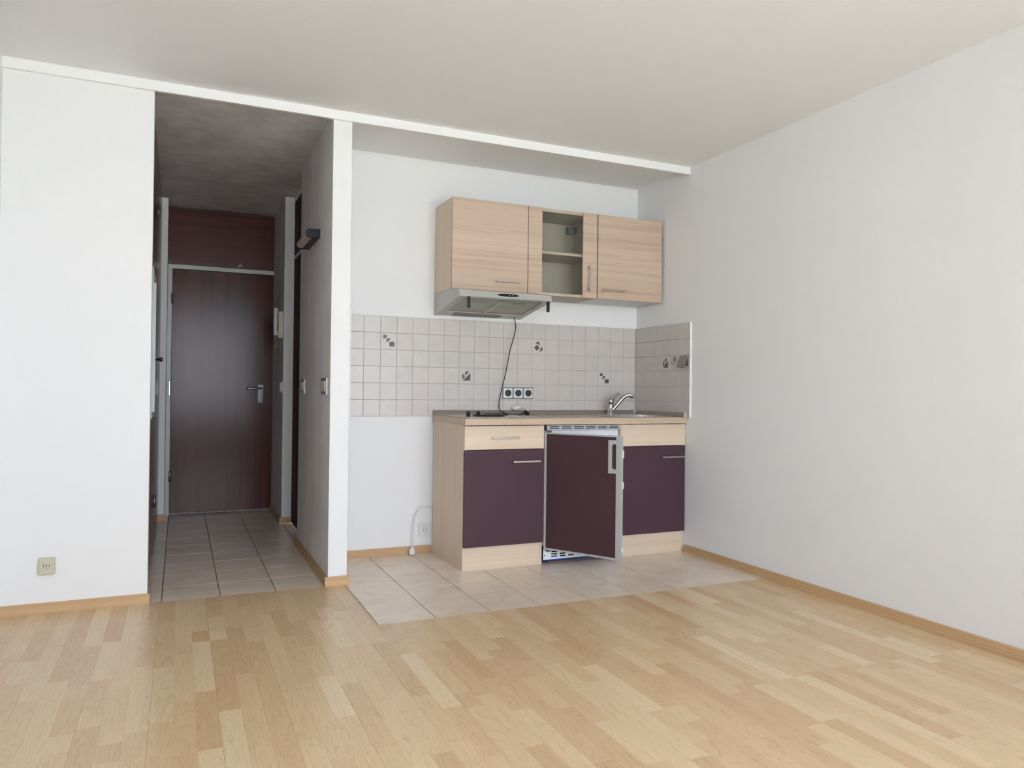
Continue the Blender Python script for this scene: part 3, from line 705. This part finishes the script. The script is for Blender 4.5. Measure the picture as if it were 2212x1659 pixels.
for a, b in ((HX0 + 0.0125, HX0 + 0.040), (HX1 - 0.040, HX1 - 0.0125)): sheet(a, b, -0.405, -0.10, 0.001, 0.003, 'hood', 'edge_rail')
xm = (HX0 + HX1) / 2
for a, b in ((HX0 + 0.041, xm - 0.011), (xm + 0.011, HX1 - 0.041)):
    f = sheet(a, b, -0.365, -0.101, 0.006, 0.004, 'hooddk', 'grease_filter')
    sheet((a + b) / 2 - 0.04, (a + b) / 2 + 0.04, -0.350, -0.325, 0.003, 0.004, 'socketfr', 'latch', f)
sheet(xm - 0.0105, xm + 0.0105, -0.365, -0.101, 0.001, 0.005, 'hood', 'centre_bar')
sheet(HX0 + 0.0125, HX1 - 0.0125, -0.10, 0.004, 0.001, 0.003, 'hood', 'rear_panel')
sheet(-1.36, -1.05, -0.085, -0.02, -0.0035, 0.004, 'hoodslot', 'lamp_cover')
vg = obj('visor', B(-1.412, -0.905, -0.4475, -0.4435, 1.466, 1.524), 'visor', hd, label='clear glass visor')
for x in (-1.418, -0.918): obj('visor_clip', B(x, x + 0.0185, -0.4495, -0.4415, 1.4615, 1.5245, bev=0.001), 'black', vg, label='black visor clip')
cord = smoothpath([(-0.945, -0.050, 1.461), (-0.9445, -0.047, 1.452), (-0.936, -0.044, 1.404), (-0.946, -0.042, 1.34), (-0.971, -0.040, 1.255), (-0.998, -0.036, 1.11), (-1.0195, -0.030, 1.012), (-1.036, -0.028, 0.935),
                   (-1.0395, -0.032, 0.885), (-1.028, -0.042, 0.864), (-0.990, -0.070, 0.8475), (-0.945, -0.085, 0.8435), (-0.915, -0.085, 0.8445), (-0.893, -0.075, 0.853), (-0.880, -0.068, 0.858)], 8)
pcr = thing('power_cord', (-0.95, -0.05, WT1), 'thin black power cord hanging from the range hood onto the worktop', 'cable')
pc = obj('cord', tube(bmesh.new(), cord, 0.0032, 8), 'black', pcr)
obj('plug', tube(bmesh.new(), smoothpath([(-0.882, -0.069, 0.857), (-0.872, -0.064, 0.858), (-0.858, -0.058, 0.853), (-0.845, -0.052, 0.850)], 4), [0.005, 0.006, 0.008, 0.010, 0.012, 0.013, 0.0135, 0.0135, 0.0138, 0.0138, 0.0135, 0.013, 0.011], 12), 'black', pcr)

# ------------------------------------------------------------------ sockets and cables of the kitchenette
ts = thing('triple_socket', (-0.898, 0, 0.98), 'triple wall socket with grey frame and dark inserts above the worktop', 'socket')
obj('frame', B(-1.0075, -0.788, -0.006, 0.001, 0.942, 1.018, bev=0.0035), 'socketfr', ts)
for x in (-0.969, -0.8975, -0.826):
    c = obj('cover', B(x - 0.031, x + 0.031, -0.0115, -0.0055, 0.949, 1.011, bev=0.004), 'socketwh', ts)
    obj('insert', lathe(bmesh.new(), [(0.0225, -0.0128), (0.0225, -0.010)], 28, (x, 0, 0.980), 'y'), 'socketbk', c)
    for z in (0.9995, 0.9585): obj('earth_pin', B(x - 0.003, x + 0.003, -0.0135, -0.0125, z, z + 0.002), 'nickel', c)
wc = thing('white_power_cable', (-0.90, -0.03, 0.87), 'short white cable with plug resting on the wall profile below the triple socket', 'cable')
obj('plug', tube(bmesh.new(), [(-0.945, -0.024, 0.882), (-0.925, -0.024, 0.884), (-0.905, -0.026, 0.887), (-0.885, -0.028, 0.885)], [0.008, 0.0155, 0.015, 0.007], 14), 'whitepl', wc)
obj('cord', tube(bmesh.new(), smoothpath([(-0.887, -0.028, 0.885), (-0.865, -0.027, 0.888), (-0.845, -0.026, 0.882), (-0.835, -0.026, 0.872), (-0.845, -0.040, 0.846), (-0.870, -0.060, 0.8435)], 5), 0.003, 8), 'whitepl', wc)
ws = thing('wall_socket', (-1.511, 0, 0.142), 'white wall socket low down beside the ash base cabinet', 'socket')
obj('frame', B(-1.5515, -1.4710, -0.002, 0.0085, 0.102, 0.182, bev=0.003), 'socketwh', ws)
obj('insert', lathe(bmesh.new(), [(0.021, -0.0035), (0.020, -0.0022), (0.0185, -0.0022)], 28, (-1.511, 0, 0.142), 'y'), 'whitepl', ws)
for x in (-1.5205, -1.5015): obj('pin_hole', lathe(bmesh.new(), [(0.003, -0.0041), (0.003, -0.0031)], 10, (x, 0, 0.142), 'y'), 'dark', ws)
for z in (0.1605, 0.1235): obj('earth_pin', B(-1.5135, -1.5085, -0.0045, -0.002, z - 0.0018, z + 0.0018), 'hinge', ws)
fcable = thing('fridge_cable', (-1.60, -0.03, 0.0), 'white cable with plug hanging out beside the base cabinet', 'cable')
obj('cord', tube(bmesh.new(), smoothpath([(-1.467, -0.008, 0.272), (-1.490, -0.016, 0.281), (-1.525, -0.022, 0.284), (-1.555, -0.026, 0.268), (-1.576, -0.028, 0.236), (-1.588, -0.030, 0.18), (-1.592, -0.031, 0.12), (-1.596, -0.032, 0.06), (-1.598, -0.032, 0.045)], 8), 0.0034, 8), 'whitepl', fcable)
obj('plug', tube(bmesh.new(), [(-1.598, -0.032, 0.052), (-1.5985, -0.032, 0.040), (-1.600, -0.032, 0.028), (-1.600, -0.032, 0.012), (-1.600, -0.032, 0.002)], [0.006, 0.011, 0.0175, 0.0195, 0.0175], 16), 'whitepl', fcable)

# hook and holder stuck on the right-hand tiles
hk = thing('towel_hook', (0.0, -0.455, 1.20), 'small oval smoked plastic hook stuck on the side tiles', 'hook')
bm = bmesh.new(); lathe(bm, [(0.012, -0.0035), (0.012, 0.0)], 24, (0, -0.452, 0), 'x')
for v in bm.verts: v.co.z = v.co.z * 1.6 + 1.209
obj('pad', bm, 'smoke', hk)
obj('hook', tube(bmesh.new(), smoothpath([(-0.004, -0.452, 1.195), (-0.006, -0.450, 1.182), (-0.014, -0.447, 1.177), (-0.022, -0.444, 1.183), (-0.025, -0.443, 1.190)], 4), 0.0022, 8), 'smoke', hk)
th = thing('towel_holder', (0.0, -0.555, 1.15), 'wedge-shaped smoked plastic holder stuck at the edge of the side tiles', 'holder')
obj('back_plate', B(-0.004, 0.0, -0.595, -0.517, 1.150, 1.228, bev=0.001), 'smoke', th)
def wedge(y0, y1, a, b):
    return prism(bmesh.new(), [(-0.004, 1.226), (-0.010, 1.226), (-0.040, 1.162), (-0.040, 1.156), (-0.004, 1.150), (-0.004, 1.158), (-0.032, 1.161), (-0.006, 1.215)], 'y', y0, y1)
obj('clip', wedge(-0.592, -0.572, 0, 0), 'smoke', th); obj('clip', wedge(-0.540, -0.520, 0, 0), 'smoke', th)
obj('front_plate', prism(bmesh.new(), [(-0.0105, 1.227), (-0.0125, 1.226), (-0.043, 1.160), (-0.0405, 1.1585)], 'y', -0.575, -0.535), 'smoke', th)

# ------------------------------------------------------------------ socket on the bright wall
ls = thing('wall_socket', (-3.411, YP, 0.205), 'yellowed telephone socket low on the bright white wall', 'socket')
obj('cover', B(-3.4425, -3.3790, YP - 0.022, YP + 0.0008, 0.169, 0.243, bev=0.006), 'beigepl', ls)
for x in (-3.4215, -3.4105, -3.3995): obj('slot', B(x - 0.0018, x + 0.0018, YP - 0.0226, YP - 0.0215, 0.2045, 0.2175), 'brownpl', ls)
obj('slot', B(-3.4118, -3.4092, YP - 0.0226, YP - 0.0215, 0.1945, 0.2015), 'brownpl', ls)

# ------------------------------------------------------------------ entrance door
D0, D1, DZT = -2.955, -2.195, 1.918
d1 = struct('door_1', boxes((D0 - 0.030, D0, YE - 0.012, YE + 0.05, 0, DZT + 0.032), (D1, D1 - 0.0, YE, YE, 0, 0.0) if False else (D1, D1 + 0.024, YE - 0.012, YE + 0.05, 0, DZT + 0.032), (D0, D1, YE - 0.012, YE + 0.05, DZT, DZT + 0.032)), 'doorfr', 'dark mahogany flat entrance door in a pale frame at the end of the hall')
lf = obj('leaf', B(D0 + 0.003, D1 - 0.003, YE + 0.004, YE + 0.044, 0.012, DZT - 0.003, bev=0.001), 'mahog', d1, label='dark mahogany door leaf')
tp = obj('transom_panel', B(D0 - 0.030, D1 + 0.022, YE - 0.006, YE + 0.049, DZT + 0.034, HC - 0.012), 'mahogx', d1, label='mahogany panel above the door')
for x, z in ((D0 - 0.018, DZT + 0.05), (D1 + 0.012, DZT + 0.05), (D1 + 0.012, HC - 0.03)): obj('screw', lathe(bmesh.new(), [(0.004, YE - 0.0075), (0.004, YE - 0.006)], 10, (x, 0, z), 'y'), 'nickel', tp)
bm = bmesh.new(); rr = random.Random(4)
prism(bm, [(-2.490, 1.962), (-2.470, 1.972), (-2.462, 1.998), (-2.450, 1.980), (-2.432, 1.965), (-2.455, 1.972), (-2.468, 1.962)], 'y', YE - 0.0065, YE - 0.005)
obj('chipped_spot', bm, 'chip', tp)
hs = obj('handle_plate', B(-2.312, -2.268, YE - 0.004, YE + 0.005, 0.872, 1.022, bev=0.002), 'chrome', lf, label='chrome handle plate')
obj('handle', tube(bmesh.new(), smoothpath([(-2.286, YE, 0.992), (-2.286, YE - 0.035, 0.992), (-2.292, YE - 0.045, 0.992), (-2.310, YE - 0.047, 0.992), (-2.398, YE - 0.047, 0.991)], 5), 0.0085, 12), 'chrome', lf, label='chrome door handle')
for z in (1.645, 0.262): obj('hinge', lathe(bmesh.new(), [(0.010, 0), (0.010, 0.075), (0.006, 0.08)], 12, (D0 + 0.002, YE - 0.008, z)), 'hinge', d1)
obj('strike_plate', B(D1 + 0.002, D1 + 0.007, YE - 0.0135, YE - 0.011, 0.955, 1.035), 'chrome', d1)
obj('frame_hook', B(D0 - 0.012, D0 - 0.004, YE - 0.03, YE - 0.0115, 0.93, 1.04, bev=0.002), 'chrome', d1)

# bathroom door in the right hall wall, set back in its reveal
d2 = struct('door_2', boxes((-2.131, -2.10, 0.512, 1.312, 1.945, 1.968)), 'doorfr', 'dark door set back in the right hall wall')
obj('leaf', B(-2.128, -2.088, 0.514, 1.310, 0.01, 1.944, bev=0.001), 'mahogmatt', d2)
obj('transom_panel', B(-2.128, -2.100, 0.514, 1.310, 1.970, 2.369), 'mahogmatt', d2)

# built-in closet on the left side of the hall
cl = thing('built_in_closet', (-3.2, 0.6, 0), 'tall dark mahogany built-in closet along the left side of the hall', 'closet')
obj('carcass', boxes((-3.60, -3.046, YP + 0.102, 1.743, 0.0, HC - 0.002)), 'mahog', cl)
for y0, y1 in ((YP + 0.105, 0.655), (0.660, 1.740)):
    dd = obj('door', B(-3.0455, -3.027, y0, y1, 0.03, HC - 0.01, bev=0.001), 'mahog', cl)
for z in (2.03, 0.26): obj('hinge', lathe(bmesh.new(), [(0.009, 0), (0.009, 0.075)], 12, (-3.022, 0.66, z)), 'hinge', cl)
mr = thing('hall_mirror', (-3.02, -0.14, 0.84), 'narrow metal-framed mirror hung on the closet door', 'mirror')
obj('glass', B(-3.0268, -3.023, -0.40, 0.045, 0.862, 1.553), 'mirror', mr)
my0, my1, mz0, mz1 = -0.42, 0.065, 0.842, 1.573
obj('frame', boxes((-3.0268, -3.012, my0, my0 + 0.02, mz0, mz1), (-3.0268, -3.012, my1 - 0.02, my1, mz0, mz1), (-3.0268, -3.012, my0 + 0.02, my1 - 0.02, mz0, mz0 + 0.02), (-3.0268, -3.012, my0 + 0.02, my1 - 0.02, mz1 - 0.02, mz1)), 'alu', mr)
kb = thing('closet_knob', (-3.025, 0.19, 1.14), 'black turned knob sticking out from the left closet door', 'knob')
obj('knob', lathe(bmesh.new(), [(0.007, -3.0268), (0.006, -3.000), (0.012, -2.994), (0.013, -2.986), (0.009, -2.979)], 16, (0, 0.19, 1.147), 'x'), 'black', kb)

# ------------------------------------------------------------------ hall fittings
lp = thing('wall_lamp', (XH1, -0.02, 1.83), 'short tube lamp with black end caps on the hall wall', 'lamp')
obj('housing', B(XH1 - 0.040, XH1 + 0.0005, -0.185, 0.165, 1.826, 1.870, bev=0.004), 'socketbk', lp)
n = 8
pts = [(XH1 - 0.040, 1.828), (XH1 - 0.040, 1.869)] + [(XH1 - 0.055 - 0.0195 * math.sin(math.pi * k / n), 1.8485 + 0.0205 * math.cos(math.pi * k / n)) for k in range(n + 1)]
obj('diffuser', prism(bmesh.new(), pts, 'y', -0.184, 0.164), 'diffuser', lp, label='yellowed tube cover')
pts = [(XH1 + 0.0005, 1.825), (XH1 + 0.0005, 1.872)] + [(XH1 - 0.056 - 0.021 * math.sin(math.pi * k / n), 1.8485 + 0.0235 * math.cos(math.pi * k / n)) for k in range(n + 1)]
for a, b in ((-0.205, -0.1845), (0.1645, 0.185)): obj('end_cap', prism(bmesh.new(), pts, 'y', a, b), 'black', lp)
def switch(y0, y1, x, label, gangs=2):
    t = thing('light_switch', (x, (y0 + y1) / 2, 1.008), label, 'switch')
    obj('frame', B(x - 0.008, x + 0.0005, y0, y1, 0.966, 1.050, bev=0.002), 'brownpl', t)
    w = (y1 - y0) / gangs
    for g in range(gangs):
        c = y0 + w * (g + 0.5)
        obj('rocker', prism(bmesh.new(), [(x - 0.0085, 0.980), (x - 0.012, 0.982), (x - 0.017, 1.034), (x - 0.0085, 1.036)], 'y', c - w * 0.5 + 0.008, c + w * 0.5 - 0.008), 'creampl' if g % 2 == 0 else 'beigepl', t)
    obj('lit_edge', B(x - 0.0075, x + 0.0005, y0 - 0.003, y0, 0.966, 1.050), 'socketwh', t)  # white strip paints the brightness of the side turned to the window
switch(-0.480, -0.335, XH1, 'double light switch at the front end of the hall wall')
switch(0.262, 0.405, XH1, 'double light switch beside the bathroom door')
switch(1.345, 1.425, -2.197, 'single light switch below the intercom', 1)
ic = thing('intercom', (-2.197, 1.42, 1.37), 'cream door intercom handset on the wall by the entrance door', 'intercom')
obj('base', B(-2.231, -2.1965, 1.345, 1.50, 1.365, 1.565, bev=0.004), 'creampl', ic)
hs = bmesh.new(); box(hs, -2.262, -2.236, 1.36, 1.415, 1.385, 1.59, bev=0.005); box(hs, -2.245, -2.2305, 1.365, 1.41, 1.385, 1.42); box(hs, -2.245, -2.2305, 1.365, 1.41, 1.545, 1.585)
obj('handset', hs, 'creampl', ic)
coil = [(-2.243 + 0.006 * math.cos(k * 0.9), 1.39 + 0.006 * math.sin(k * 0.9), 1.385 - 0.10 * k / 60 + 0.0) for k in range(61)]
obj('cord', tube(bmesh.new(), coil, 0.003, 6), 'brass', ic)
